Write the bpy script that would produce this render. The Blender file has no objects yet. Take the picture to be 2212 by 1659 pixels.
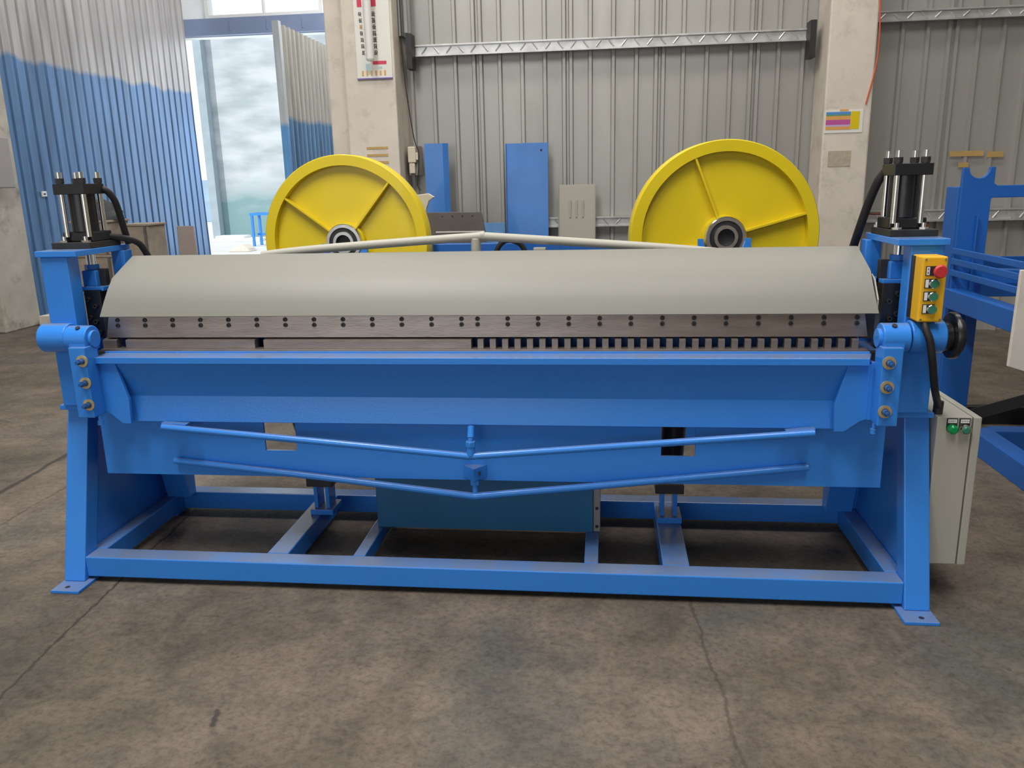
import bpy, math, random
from mathutils import Vector, Matrix
random.seed(7)
PI = math.pi
S = bpy.context.scene
COL = S.collection

# ---------------------------------------------------------------- camera
cam_d = bpy.data.cameras.new('camera')
cam = bpy.data.objects.new('camera', cam_d); COL.objects.link(cam)
cam_d.sensor_fit = 'HORIZONTAL'; cam_d.sensor_width = 36.0
cam_d.lens = 36.0 * 1755.87 / 2212.0
cam_d.clip_start = 0.05; cam_d.clip_end = 300
yaw, pit, rol = -0.1178, 0.2453, -0.0235
fw = Vector((math.sin(yaw)*math.cos(pit), math.cos(yaw)*math.cos(pit), -math.sin(pit)))
rt = Vector((math.cos(yaw), -math.sin(yaw), 0)); up = rt.cross(fw)
rt2 = rt*math.cos(rol) + up*math.sin(rol); up2 = -rt*math.sin(rol) + up*math.cos(rol)
M = Matrix((rt2, up2, -fw)).transposed().to_4x4(); M.translation = Vector((0.469, -2.594, 1.4326))
cam.matrix_world = M
S.camera = cam

# ---------------------------------------------------------------- world, sun, lamps, exposure
S.view_settings.view_transform = 'Standard'; S.view_settings.look = 'None'
S.view_settings.exposure = 0.16; S.view_settings.gamma = 1.0
S.view_settings.use_curve_mapping = False
S.cycles.use_denoising = True
S.cycles.max_bounces = 8; S.cycles.diffuse_bounces = 5; S.cycles.glossy_bounces = 4
S.cycles.sample_clamp_indirect = 6.0
w = bpy.data.worlds.new('sky'); S.world = w; w.use_nodes = True
bg = w.node_tree.nodes['Background']
bg.inputs['Color'].default_value = (0.90, 0.96, 1.0, 1); bg.inputs['Strength'].default_value = 1.2

def area(name, loc, size, size_y, rot, power, col=(1, 1, 1)):
    d = bpy.data.lights.new(name, 'AREA'); d.shape = 'RECTANGLE'; d.size = size; d.size_y = size_y
    d.energy = power; d.color = col
    o = bpy.data.objects.new(name, d); COL.objects.link(o); o.location = loc; o.rotation_euler = rot
    return o
sd = bpy.data.lights.new('sun', 'SUN'); sd.energy = 2.7; sd.angle = math.radians(0.6); sd.color = (1, 0.97, 0.9)
sun = bpy.data.objects.new('sun', sd); COL.objects.link(sun); sun.rotation_euler = (math.radians(48), 0, math.radians(-28))
area('roof_light_strip', (-1.6, -1.3, 6.3), 0.9, 4.2, (0, 0, 0), 330, (1, 0.97, 0.92))
area('roof_light_strip.001', (1.3, -2.2, 6.3), 0.9, 4.2, (0, 0, 0), 190, (1, 0.96, 0.9))
area('roof_light_strip.002', (0.3, 3.2, 6.3), 7.0, 0.9, (0, 0, 0), 170, (1, 0.95, 0.87))
area('gate_daylight', (-3.5, -8.5, 2.6), 6.0, 4.4, (math.radians(90), 0, math.radians(-14)), 60, (0.92, 0.96, 1.0))
area('leaf_fill_light', (-2.6, 8.2, 6.3), 1.2, 3.0, (0, 0, 0), 190, (0.95, 0.97, 1))  # added fill lamp to brighten the door leaf, no known roof light here
area('doorway_daylight', (-4.9, 10.9, 2.0), 2.2, 3.4, (math.radians(-90), 0, 0), 45, (0.75, 0.88, 1.0))

# ---------------------------------------------------------------- mesh builder
class MB:
    def __init__(s): s.v = []; s.f = []; s.sm = []
    def add(s, vs, fs, smooth=False):
        n = len(s.v); s.v += [tuple(v) for v in vs]
        for f in fs: s.f.append([i+n for i in f]); s.sm.append(smooth)
        return s
    def box(s, x0, x1, y0, y1, z0, z1):
        if x0 > x1: x0, x1 = x1, x0
        if y0 > y1: y0, y1 = y1, y0
        return s.hexa([(x0,y0,z0),(x1,y0,z0),(x1,y1,z0),(x0,y1,z0),(x0,y0,z1),(x1,y0,z1),(x1,y1,z1),(x0,y1,z1)])
    def hexa(s, p):
        return s.add(p, [(3,2,1,0),(4,5,6,7),(0,1,5,4),(1,2,6,5),(2,3,7,6),(3,0,4,7)])
    def prism(s, poly, ax, a0, a1):
        # poly in the plane across axis: X->(y,z)  Y->(x,z)  Z->(x,y)
        def P(u, v, a): return {'X': (a,u,v), 'Y': (u,a,v), 'Z': (u,v,a)}[ax]
        n = len(poly); vs = [P(u,v,a0) for u,v in poly] + [P(u,v,a1) for u,v in poly]
        fs = [tuple(range(n)), tuple(range(2*n-1, n-1, -1))] + [(i, i+n, (i+1)%n+n, (i+1)%n) for i in range(n)]
        return s.add(vs, fs)
    def _frame(s, d):
        d = d.normalized(); a = Vector((0,0,1)) if abs(d.z) < 0.9 else Vector((1,0,0))
        u = d.cross(a).normalized(); return u, d.cross(u).normalized()
    def cyl(s, p0, p1, r, n=20, r1=None, smooth=True):
        p0 = Vector(p0); p1 = Vector(p1); r1 = r if r1 is None else r1
        u, v = s._frame(p1-p0); vs = []
        for p, q in ((p0, r), (p1, r1)):
            for i in range(n):
                t = 2*PI*i/n; vs.append(p + u*math.cos(t)*q + v*math.sin(t)*q)
        s.add(vs, [(i, (i+1)%n, (i+1)%n+n, i+n) for i in range(n)], smooth)
        k = len(s.v) - 2*n
        s.f.append([k+i for i in range(n-1, -1, -1)]); s.sm.append(False)
        s.f.append([k+n+i for i in range(n)]); s.sm.append(False)
        return s
    def tube(s, path, r, n=12):
        P = [Vector(p) for p in path]; vs = []; u = None
        for i, p in enumerate(P):
            d = ((P[min(i+1, len(P)-1)] - P[max(i-1, 0)])).normalized()
            if u is None: u, v = s._frame(d)
            else:
                u = (u - d*u.dot(d)).normalized(); v = d.cross(u).normalized()
            for k in range(n):
                t = 2*PI*k/n; vs.append(p + u*math.cos(t)*r + v*math.sin(t)*r)
        m = len(P); fs = []
        for i in range(m-1):
            for k in range(n): fs.append((i*n+k, i*n+(k+1)%n, (i+1)*n+(k+1)%n, (i+1)*n+k))
        b = len(s.v); s.add(vs, fs, True)
        s.f.append([b+k for k in range(n-1, -1, -1)]); s.sm.append(False)
        s.f.append([b+(m-1)*n+k for k in range(n)]); s.sm.append(False)
        return s
    def lathe(s, prof, c, ax='Y', n=48, closed=True):
        # prof [(r, h)], ring section swept about axis through c
        c = Vector(c); A = {'X': Vector((1,0,0)), 'Y': Vector((0,1,0)), 'Z': Vector((0,0,1))}[ax]
        u, v = s._frame(A); m = len(prof); vs = []
        for i in range(n):
            t = 2*PI*i/n
            for r, h in prof: vs.append(c + A*h + (u*math.cos(t) + v*math.sin(t))*r)
        fs = []
        for i in range(n):
            j = (i+1) % n
            for k in range(m if closed else m-1):
                l = (k+1) % m; fs.append((i*m+k, i*m+l, j*m+l, j*m+k))
        return s.add(vs, fs, True)
    def gridplate(s, us, vs_, holes, ax, a0, a1):
        # plate made of cells us x vs_, some cells missing, real thickness a0..a1
        def P(u, v, a): return {'X': (a,u,v), 'Y': (u,a,v), 'Z': (u,v,a)}[ax]
        nu, nv = len(us), len(vs_); pts = [P(u,v,a) for a in (a0,a1) for v in vs_ for u in us]
        I = lambda i, j, k: k*nu*nv + j*nu + i
        fs = []; cell = lambda i, j: 0 <= i < nu-1 and 0 <= j < nv-1 and (i, j) not in holes
        for j in range(nv-1):
            for i in range(nu-1):
                if not cell(i, j): continue
                fs.append((I(i,j,0), I(i+1,j,0), I(i+1,j+1,0), I(i,j+1,0)))
                fs.append((I(i,j+1,1), I(i+1,j+1,1), I(i+1,j,1), I(i,j,1)))
                if not cell(i-1, j): fs.append((I(i,j,0), I(i,j+1,0), I(i,j+1,1), I(i,j,1)))
                if not cell(i+1, j): fs.append((I(i+1,j+1,0), I(i+1,j,0), I(i+1,j,1), I(i+1,j+1,1)))
                if not cell(i, j-1): fs.append((I(i+1,j,0), I(i,j,0), I(i,j,1), I(i+1,j,1)))
                if not cell(i, j+1): fs.append((I(i,j+1,0), I(i+1,j+1,0), I(i+1,j+1,1), I(i,j+1,1)))
        return s.add(pts, fs)

WL = {}          # world location of every unrotated object we make
def obj(name, mb, mat, parent=None, bevel=0.0, loc=None, seg=2):
    me = bpy.data.meshes.new(name)
    vs = [Vector(v) for v in mb.v]
    if loc is None:
        xs = [v.x for v in vs]; ys = [v.y for v in vs]; zs = [v.z for v in vs]
        loc = Vector(((min(xs)+max(xs))/2, (min(ys)+max(ys))/2, min(zs)))
    else: loc = Vector(loc)
    me.from_pydata([v - loc for v in vs], [], mb.f)
    me.polygons.foreach_set('use_smooth', mb.sm); me.validate()
    import bmesh
    b = bmesh.new(); b.from_mesh(me); bmesh.ops.recalc_face_normals(b, faces=b.faces); b.to_mesh(me); b.free()
    if any(mb.sm):
        me.set_sharp_from_angle(angle=math.radians(38))
    o = bpy.data.objects.new(name, me); COL.objects.link(o)
    me.materials.append(mat)
    if parent is not None:
        o.parent = parent; o.location = loc - WL[parent.name]
    else: o.location = loc
    WL[o.name] = loc
    if bevel:
        m = o.modifiers.new('bevel', 'BEVEL'); m.width = bevel; m.segments = seg; m.limit_method = 'ANGLE'; m.angle_limit = math.radians(50)
        m.harden_normals = False
    return o
def tag(o, label, cat, group=None):
    o['label'] = label; o['category'] = cat
    if group: o['group'] = group
    return o
def thing(name, label, cat, loc, rot=(0,0,0), group=None):
    o = bpy.data.objects.new(name, None); COL.objects.link(o); o.location = loc; o.rotation_euler = rot
    o.empty_display_size = 0.1; WL[o.name] = Vector(loc); return tag(o, label, cat, group)
def local(o): WL[o.name] = Vector((0,0,0)); return o     # children given in the thing's own frame
def struct(name, mb, mat, **k):
    o = obj(name, mb, mat, **k); o['kind'] = 'structure'; return o
def dup(src, dv=(0,0,0), parent=None):
    c = src.copy(); COL.objects.link(c); c.parent = parent or src.parent
    c.location = src.location + Vector(dv); WL[c.name] = WL[src.name] + Vector(dv)
    return c

# ---------------------------------------------------------------- materials
def srgb(r, g, b):
    f = lambda c: (c/255/12.92) if c/255 <= 0.04045 else ((c/255+0.055)/1.055)**2.4
    return (f(r), f(g), f(b), 1)
class N:
    def __init__(s, mat): s.t = mat.node_tree; s.n = s.t.nodes
    def new(s, ty, **k):
        o = s.n.new(ty)
        for a, b in k.items(): setattr(o, a, b)
        return o
    def link(s, a, b): s.t.links.new(a, b)
def base_mat(name, rough=0.5, metal=0.0, spec=0.5, coat=0.0):
    m = bpy.data.materials.new(name); m.use_nodes = True
    p = m.node_tree.nodes['Principled BSDF']
    p.inputs['Roughness'].default_value = rough; p.inputs['Metallic'].default_value = metal
    p.inputs['Specular IOR Level'].default_value = spec; p.inputs['Coat Weight'].default_value = coat
    return m, N(m), p
def paint(name, col, rough=0.4, metal=0.0, var=0.08, scale=3.0, bump=0.0, bscale=60, spec=0.5, coat=0.0, dirt=None, stretch=(1,1,1), up_grey=0.0):
    m, n, p = base_mat(name, rough, metal, spec, coat)
    tc = n.new('ShaderNodeTexCoord'); mp = n.new('ShaderNodeMapping'); mp.inputs['Scale'].default_value = stretch
    n.link(tc.outputs['Object'], mp.inputs[0])
    no = n.new('ShaderNodeTexNoise'); no.inputs['Scale'].default_value = scale; no.inputs['Detail'].default_value = 5
    n.link(mp.outputs[0], no.inputs[0])
    r = n.new('ShaderNodeValToRGB'); e = r.color_ramp.elements
    e[0].position = 0.3; e[1].position = 0.7
    e[0].color = tuple(c*(1-var) for c in col[:3]) + (1,); e[1].color = tuple(min(1, c*(1+var)) for c in col[:3]) + (1,)
    n.link(no.outputs[0], r.inputs[0]); out = r.outputs[0]
    if dirt:
        dcol, amt, dsc = dirt
        d = n.new('ShaderNodeTexNoise'); d.inputs['Scale'].default_value = dsc; d.inputs['Detail'].default_value = 8; d.inputs['Roughness'].default_value = 0.65
        n.link(mp.outputs[0], d.inputs[0])
        mr = n.new('ShaderNodeMapRange'); mr.inputs[1].default_value = 0.52; mr.inputs[2].default_value = 0.75; mr.inputs[4].default_value = amt
        n.link(d.outputs[0], mr.inputs[0]); mx = n.new('ShaderNodeMix', data_type='RGBA')
        n.link(mr.outputs[0], mx.inputs[0]); n.link(out, mx.inputs[6]); mx.inputs[7].default_value = dcol; out = mx.outputs[2]
    if up_grey:      # grey mixed into the colour of faces that look up
        ge = n.new('ShaderNodeNewGeometry'); se = n.new('ShaderNodeSeparateXYZ'); n.link(ge.outputs['True Normal'], se.inputs[0])
        ds = n.new('ShaderNodeTexNoise'); ds.inputs['Scale'].default_value = 7; ds.inputs['Detail'].default_value = 6; n.link(ge.outputs['Position'], ds.inputs[0])
        q = n.new('ShaderNodeMapRange'); q.inputs[1].default_value = 0.85; q.inputs[2].default_value = 0.98; q.inputs[4].default_value = up_grey; n.link(se.outputs[2], q.inputs[0])
        q2 = n.new('ShaderNodeMapRange'); q2.inputs[1].default_value = 0.3; q2.inputs[2].default_value = 0.6; q2.inputs[3].default_value = 0.6; n.link(ds.outputs[0], q2.inputs[0])
        q3 = n.new('ShaderNodeMath', operation='MULTIPLY'); n.link(q.outputs[0], q3.inputs[0]); n.link(q2.outputs[0], q3.inputs[1])
        mx = n.new('ShaderNodeMix', data_type='RGBA'); n.link(q3.outputs[0], mx.inputs[0]); n.link(out, mx.inputs[6]); mx.inputs[7].default_value = (0.17, 0.18, 0.20, 1); out = mx.outputs[2]
    n.link(out, p.inputs['Base Color'])
    rr = n.new('ShaderNodeMapRange'); rr.inputs[3].default_value = max(0.03, rough*0.93); rr.inputs[4].default_value = min(1, rough*1.08)
    n.link(no.outputs[0], rr.inputs[0]); n.link(rr.outputs[0], p.inputs['Roughness'])
    if bump:
        b = n.new('ShaderNodeTexNoise'); b.inputs['Scale'].default_value = bscale; b.inputs['Detail'].default_value = 3
        n.link(mp.outputs[0], b.inputs[0]); bu = n.new('ShaderNodeBump'); bu.inputs['Strength'].default_value = bump; bu.inputs['Distance'].default_value = 0.002
        n.link(b.outputs[0], bu.inputs['Height']); n.link(bu.outputs[0], p.inputs['Normal'])
    return m

BLUE = paint('blue_enamel', (0.034, 0.225, 0.72, 1), 0.27, var=0.04, scale=1.2, bump=0.25, bscale=130, spec=0.4, coat=0.05, up_grey=0.75)
BLUE2 = paint('blue_enamel_sheet', (0.045, 0.19, 0.56, 1), 0.28, var=0.12, scale=3, bump=0.2, bscale=90, coat=0.2)
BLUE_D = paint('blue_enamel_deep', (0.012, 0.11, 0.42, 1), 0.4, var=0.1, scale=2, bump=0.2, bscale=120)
PALEBLUE = paint('blue_primer', (0.13, 0.30, 0.60, 1), 0.45, var=0.2, scale=5)
TEAL = paint('teal_tank_paint', (0.012, 0.125, 0.28, 1), 0.45, var=0.12, scale=3)
STEEL = paint('ground_steel', (0.29, 0.245, 0.22, 1), 0.30, metal=0.7, var=0.14, scale=6, bump=0.15, bscale=40, stretch=(1,1,6), dirt=((0.16,0.12,0.10,1), 0.35, 9))
COVERP = paint('cover_enamel', (0.212, 0.209, 0.185, 1), 0.5, var=0.02, scale=1.5)
BEIGE = paint('warm_grey_enamel', (0.40, 0.39, 0.34, 1), 0.5, var=0.03, scale=1.5)
BLACK = paint('black_enamel', (0.012, 0.013, 0.016, 1), 0.3, var=0.2, scale=5, bump=0.15, bscale=60)
BLACKM = paint('black_oxide', (0.02, 0.02, 0.022, 1), 0.5, var=0.3, scale=20)
RUBBER = paint('black_rubber', (0.012, 0.012, 0.013, 1), 0.55, var=0.2, scale=30)
CHROME = paint('bright_steel', (0.75, 0.75, 0.74, 1), 0.18, metal=1.0, var=0.1, scale=30)
ZINC = paint('zinc_yellow_washer', (0.55, 0.42, 0.22, 1), 0.4, metal=0.5, var=0.15, scale=60)
YELLOW = paint('yellow_enamel', (0.72, 0.55, 0.010, 1), 0.33, var=0.05, scale=3, bump=0.15, bscale=40, coat=0.2)
YELLOWB = paint('yellow_plastic', (0.78, 0.43, 0.012, 1), 0.45, var=0.03)
GALV = paint('galvanised_sheet', (0.40, 0.395, 0.375, 1), 0.42, metal=0.35, var=0.10, scale=1.2, bump=0.12, bscale=5, stretch=(1,1,0.25), dirt=((0.22,0.21,0.19,1), 0.35, 2.5))
GALVB = paint('galvanised_girt', (0.62, 0.62, 0.62, 1), 0.33, metal=0.6, var=0.15, scale=12, bump=0.3, bscale=30)
PLASTER = paint('painted_plaster', (0.66, 0.60, 0.53, 1), 0.85, var=0.06, scale=4, bump=0.5, bscale=30, dirt=((0.36,0.32,0.28,1), 0.5, 7))
PLASTER2 = paint('stained_plaster', (0.42, 0.39, 0.34, 1), 0.9, var=0.12, scale=4, bump=0.6, bscale=30, dirt=((0.13,0.10,0.085,1), 0.7, 5))
OUTWALL = paint('whitewashed_wall', (0.82, 0.83, 0.83, 1), 0.9, var=0.1, scale=2, bump=1.0, bscale=6)
GREENP = paint('green_red_paint', (0.02, 0.20, 0.11, 1), 0.4)
REDP = paint('red_plastic', (0.52, 0.03, 0.035, 1), 0.4, var=0.04)
GREENB = paint('green_plastic', (0.035, 0.20, 0.13, 1), 0.35, var=0.04)
GREENL = paint('green_lens', (0.0, 0.28, 0.07, 1), 0.15, var=0.04)
WHITEP = paint('white_plastic', (0.72, 0.72, 0.70, 1), 0.35, var=0.03)
CREAM = paint('cream_plastic', (0.62, 0.57, 0.45, 1), 0.5, var=0.06)
TAPE = paint('brown_tape', (0.50, 0.33, 0.12, 1), 0.5, var=0.12, scale=12)
PAPER = paint('poster_paper', (0.75, 0.75, 0.70, 1), 0.45, var=0.02)
INK = paint('black_ink', (0.05, 0.05, 0.055, 1), 0.6)
PRED = paint('printed_red', (0.62, 0.05, 0.10, 1), 0.5)
PPURPLE = paint('printed_purple', (0.20, 0.14, 0.42, 1), 0.5)
PORANGE = paint('printed_orange', (0.72, 0.36, 0.10, 1), 0.5)
PPINK = paint('printed_magenta', (0.50, 0.09, 0.33, 1), 0.5)
PBLUE = paint('printed_blue', (0.08, 0.26, 0.62, 1), 0.5)
PGREEN = paint('printed_green', (0.12, 0.30, 0.16, 1), 0.5)
PPALE = paint('printed_pale_blue', (0.42, 0.58, 0.62, 1), 0.5)
LILAC = paint('printed_lilac', (0.50, 0.42, 0.68, 1), 0.5)
CABLEO = paint('orange_cable_sheath', (0.62, 0.10, 0.03, 1), 0.5)
WOOD = paint('dusty_board', (0.30, 0.25, 0.20, 1), 0.85, var=0.2, scale=6, bump=0.3, bscale=20, dirt=((0.14,0.13,0.12,1), 0.6, 5))
GREYB = paint('grey_steel_box', (0.30, 0.28, 0.27, 1), 0.55, var=0.05)
DARKST = paint('dark_mill_steel', (0.155, 0.14, 0.135, 1), 0.45, metal=0.4, var=0.12, scale=5)
LINTEL = paint('blue_grey_beam_paint', (0.20, 0.25, 0.38, 1), 0.6, var=0.06)
SACK = paint('dark_dusty_sack', (0.05, 0.055, 0.06, 1), 0.8, var=0.3, scale=10, bump=1, bscale=12)
CEIL = paint('roof_sheet', (0.30, 0.30, 0.30, 1), 0.7)
REDISH = paint('faded_card', (0.30, 0.24, 0.21, 1), 0.9, var=0.1)

def painted_sheet(name, z_split, lower, upper, amp=0.12, axis='Y', streak=True):
    """corrugated sheet with a hand-painted dado: the paint edge wanders up and down"""
    m, n, p = base_mat(name, 0.38, 0.15)
    tc = n.new('ShaderNodeTexCoord'); g = n.new('ShaderNodeNewGeometry'); sp = n.new('ShaderNodeSeparateXYZ')
    n.link(g.outputs['Position'], sp.inputs[0])
    cb = n.new('ShaderNodeCombineXYZ'); n.link(sp.outputs[0], cb.inputs[0]); n.link(sp.outputs[1], cb.inputs[1])
    no = n.new('ShaderNodeTexNoise'); no.inputs['Scale'].default_value = 2.2; no.inputs['Detail'].default_value = 6
    n.link(cb.outputs[0], no.inputs[0])
    mr = n.new('ShaderNodeMapRange'); mr.inputs[3].default_value = z_split-amp; mr.inputs[4].default_value = z_split+amp
    n.link(no.outputs[0], mr.inputs[0])
    ss = n.new('ShaderNodeMath', operation='SUBTRACT'); n.link(sp.outputs[2], ss.inputs[0]); n.link(mr.outputs[0], ss.inputs[1])
    sm = n.new('ShaderNodeMapRange'); sm.inputs[1].default_value = -0.03; sm.inputs[2].default_value = 0.03
    n.link(ss.outputs[0], sm.inputs[0])
    mp = n.new('ShaderNodeMapping'); mp.inputs['Scale'].default_value = (3, 3, 0.35); n.link(g.outputs['Position'], mp.inputs[0])
    st = n.new('ShaderNodeTexNoise'); st.inputs['Scale'].default_value = 3; st.inputs['Detail'].default_value = 7; n.link(mp.outputs[0], st.inputs[0])
    def ramp(c, v):
        r = n.new('ShaderNodeValToRGB'); e = r.color_ramp.elements; e[0].position = .3; e[1].position = .72
        e[0].color = tuple(x*(1-v) for x in c) + (1,); e[1].color = tuple(min(1, x*(1+v)) for x in c) + (1,)
        n.link(st.outputs[0], r.inputs[0]); return r
    a = ramp(lower, .28); b = ramp(upper, .22)
    mx = n.new('ShaderNodeMix', data_type='RGBA'); n.link(sm.outputs[0], mx.inputs[0]); n.link(a.outputs[0], mx.inputs[6]); n.link(b.outputs[0], mx.inputs[7])
    n.link(mx.outputs[2], p.inputs['Base Color'])
    return m
LEFTSHEET = painted_sheet('left_wall_sheet', 2.85, (0.08, 0.170, 0.33), (0.34, 0.32, 0.31), 0.14)
LEAFSHEET = painted_sheet('door_leaf_sheet', 2.24, (0.13, 0.27, 0.48), (0.50, 0.50, 0.46), 0.08)

def outwall_mat():
    m, n, p = base_mat('yard_wall_paint', 0.9)
    g = n.new('ShaderNodeNewGeometry'); sp = n.new('ShaderNodeSeparateXYZ'); n.link(g.outputs['Position'], sp.inputs[0])
    mp = n.new('ShaderNodeMapping'); mp.inputs['Scale'].default_value = (0.5, 0.5, 1.5); n.link(g.outputs['Position'], mp.inputs[0])
    no = n.new('ShaderNodeTexNoise'); no.inputs['Scale'].default_value = 1.6; no.inputs['Detail'].default_value = 8; n.link(mp.outputs[0], no.inputs[0])
    mr = n.new('ShaderNodeMapRange'); mr.inputs[3].default_value = 0.3; mr.inputs[4].default_value = 2.1; n.link(no.outputs[0], mr.inputs[0])
    ss = n.new('ShaderNodeMath', operation='SUBTRACT'); n.link(sp.outputs[2], ss.inputs[0]); n.link(mr.outputs[0], ss.inputs[1])
    sm = n.new('ShaderNodeMapRange'); sm.inputs[1].default_value = -0.35; sm.inputs[2].default_value = 0.35; n.link(ss.outputs[0], sm.inputs[0])
    r = n.new('ShaderNodeValToRGB'); e = r.color_ramp.elements; e[0].position = .35; e[1].position = .62
    e[0].color = (0.34, 0.385, 0.42, 1); e[1].color = (0.52, 0.56, 0.60, 1); n.link(no.outputs[0], r.inputs[0])
    mx = n.new('ShaderNodeMix', data_type='RGBA'); n.link(sm.outputs[0], mx.inputs[0]); mx.inputs[6].default_value = (0.19, 0.31, 0.33, 1); n.link(r.outputs[0], mx.inputs[7])
    n.link(mx.outputs[2], p.inputs['Base Color']); return m

def floor_mat():
    m, n, p = base_mat('worn_concrete', 0.75)
    g = n.new('ShaderNodeNewGeometry'); pos = g.outputs['Position']
    def noise(sc, det=6, ro=0.6, dist=0.0, stretch=None):
        src = pos
        if stretch:
            mp = n.new('ShaderNodeMapping'); mp.inputs['Scale'].default_value = stretch; n.link(pos, mp.inputs[0]); src = mp.outputs[0]
        t = n.new('ShaderNodeTexNoise'); t.inputs['Scale'].default_value = sc; t.inputs['Detail'].default_value = det
        t.inputs['Roughness'].default_value = ro; t.inputs['Distortion'].default_value = dist*0.4; n.link(src, t.inputs[0]); return t.outputs[0]
    def ramp(src, stops):
        r = n.new('ShaderNodeValToRGB'); e = r.color_ramp.elements
        while len(e) < len(stops): e.new(0.5)
        for k, (q, c) in enumerate(stops): e[k].position = q; e[k].color = c
        n.link(src, r.inputs[0]); return r.outputs[0]
    def mr(src, a, b, c, d):
        q = n.new('ShaderNodeMapRange'); q.inputs[1].default_value = a; q.inputs[2].default_value = b; q.inputs[3].default_value = c; q.inputs[4].default_value = d
        n.link(src, q.inputs[0]); return q.outputs[0]
    def mix(f, a, b, mode='MIX'):
        x = n.new('ShaderNodeMix', data_type='RGBA'); x.blend_type = mode
        if isinstance(f, float): x.inputs[0].default_value = f
        else: n.link(f, x.inputs[0])
        for i, q in ((6, a), (7, b)):
            if isinstance(q, tuple): x.inputs[i].default_value = q
            else: n.link(q, x.inputs[i])
        return x.outputs[2]
    big = noise(0.9, 5, 0.55, 0.6)
    c = ramp(big, [(0.36, (0.070, 0.060, 0.046, 1)), (0.47, (0.108, 0.086, 0.064, 1)), (0.55, (0.142, 0.113, 0.088, 1)), (0.66, (0.088, 0.082, 0.068, 1))])
    grey = noise(1.7, 6, 0.6, 1.0)
    mid = noise(5.5, 7, 0.7, 0.8)
    c = mix(1.0, c, ramp(mid, [(0.36, (0.72, 0.71, 0.70, 1)), (0.5, (1, 1, 1, 1)), (0.64, (1.22, 1.20, 1.17, 1))]), 'MULTIPLY')
    c = mix(mr(grey, 0.58, 0.68, 0.0, 0.6), c, (0.085, 0.088, 0.075, 1))
    fine = noise(42, 9, 0.78, 0.6)
    c = mix(1.0, c, ramp(fine, [(0.36, (0.62, 0.60, 0.57, 1)), (0.5, (1, 1, 1, 1)), (0.64, (1.25, 1.23, 1.20, 1))]), 'MULTIPLY')
    scr = noise(75, 6, 0.8, 1.4, (1, 0.55, 1))
    c = mix(mr(scr, 0.62, 0.72, 0.0, 0.5), c, (0.22, 0.18, 0.14, 1))
    pit = noise(13, 3, 0.5, 1.0)
    c = mix(mr(pit, 0.715, 0.745, 0.0, 0.8), c, (0.06, 0.048, 0.038, 1))
    wob = noise(5, 5, 0.7)
    ws = n.new('ShaderNodeMath', operation='MULTIPLY_ADD'); n.link(wob, ws.inputs[0]); ws.inputs[1].default_value = 0.07; ws.inputs[2].default_value = -0.035
    cs = n.new('ShaderNodeCombineXYZ'); n.link(ws.outputs[0], cs.inputs[0]); n.link(ws.outputs[0], cs.inputs[1])
    pw = n.new('ShaderNodeVectorMath', operation='ADD'); n.link(pos, pw.inputs[0]); n.link(cs.outputs[0], pw.inputs[1])
    sx = n.new('ShaderNodeSeparateXYZ'); n.link(pw.outputs[0], sx.inputs[0])
    # joints and cracks: (x1,y1,x2,y2,half width,strength)
    joints = [(-2.60,2.2,-2.41,0.05,0.021,0.92), (-4.75,3.2,-4.95,6.5,0.010,0.5), (-1.42,0.9,-1.285,-0.75,0.007,0.85), (0.75,0.25,0.86,-1.4,0.007,0.5),
              (-2.2,0.95,-2.2,0.35,0.006,0.6), (-7,1.35,-2.52,1.75,0.006,0.4), (2.2,2.4,1.9,-0.6,0.005,0.25), (-0.615,-0.70,-0.598,-0.765,0.012,0.85), (-0.42,-0.9,0.3,-1.6,0.005,0.3)]
    for x1, y1, x2, y2, hw, stg in joints:
        def mth(op, a, b=None, c_=None):
            q = n.new('ShaderNodeMath', operation=op)
            for i, v in enumerate((a, b, c_)):
                if v is None: continue
                if isinstance(v, (int, float)): q.inputs[i].default_value = v
                else: n.link(v, q.inputs[i])
            return q.outputs[0]
        L2 = (x2-x1)**2 + (y2-y1)**2
        ax_ = mth('SUBTRACT', sx.outputs[0], x1); ay_ = mth('SUBTRACT', sx.outputs[1], y1)
        t = mth('ADD', mth('MULTIPLY', ax_, (x2-x1)/L2), mth('MULTIPLY', ay_, (y2-y1)/L2)); t = mth('MINIMUM', mth('MAXIMUM', t, 0.0), 1.0)
        ex = mth('SUBTRACT', ax_, mth('MULTIPLY', t, x2-x1)); ey = mth('SUBTRACT', ay_, mth('MULTIPLY', t, y2-y1))
        d = mth('SQRT', mth('ADD', mth('MULTIPLY', ex, ex), mth('MULTIPLY', ey, ey)))
        c = mix(mr(d, hw*0.45, hw, stg, 0.0), c, (0.028, 0.023, 0.018, 1))
    n.link(c, p.inputs['Base Color'])
    bu = n.new('ShaderNodeBump'); bu.inputs['Strength'].default_value = 0.55; bu.inputs['Distance'].default_value = 0.006
    n.link(fine, bu.inputs['Height']); n.link(bu.outputs[0], p.inputs['Normal'])
    n.link(mr(big, 0.3, 0.7, 0.82, 0.62), p.inputs['Roughness'])
    return m
FLOOR = floor_mat()

# ================================================================= THE SETTING
struct('floor', MB().box(-9, 8, -9, 10.6, -0.12, 0.0), FLOOR)
struct('ground', MB().box(-40, 20, 10.62, 60, -0.14, -0.012), paint('yard_concrete', (0.55, 0.56, 0.56, 1), 0.9, var=0.1, scale=1.0))
struct('ceiling', MB().box(-9, 8, -9, 10.9, 6.5, 6.6), CEIL)
struct('wall_right', MB().box(7.0, 7.15, -9, 5.4, 0, 6.5), GALV)
struct('wall_front', MB().gridplate([-6.15, -5.0, 0.5, 7.15], [0, 4.2, 6.5], {(1,0)}, 'Y', -9.1, -9.0), PLASTER)

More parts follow.
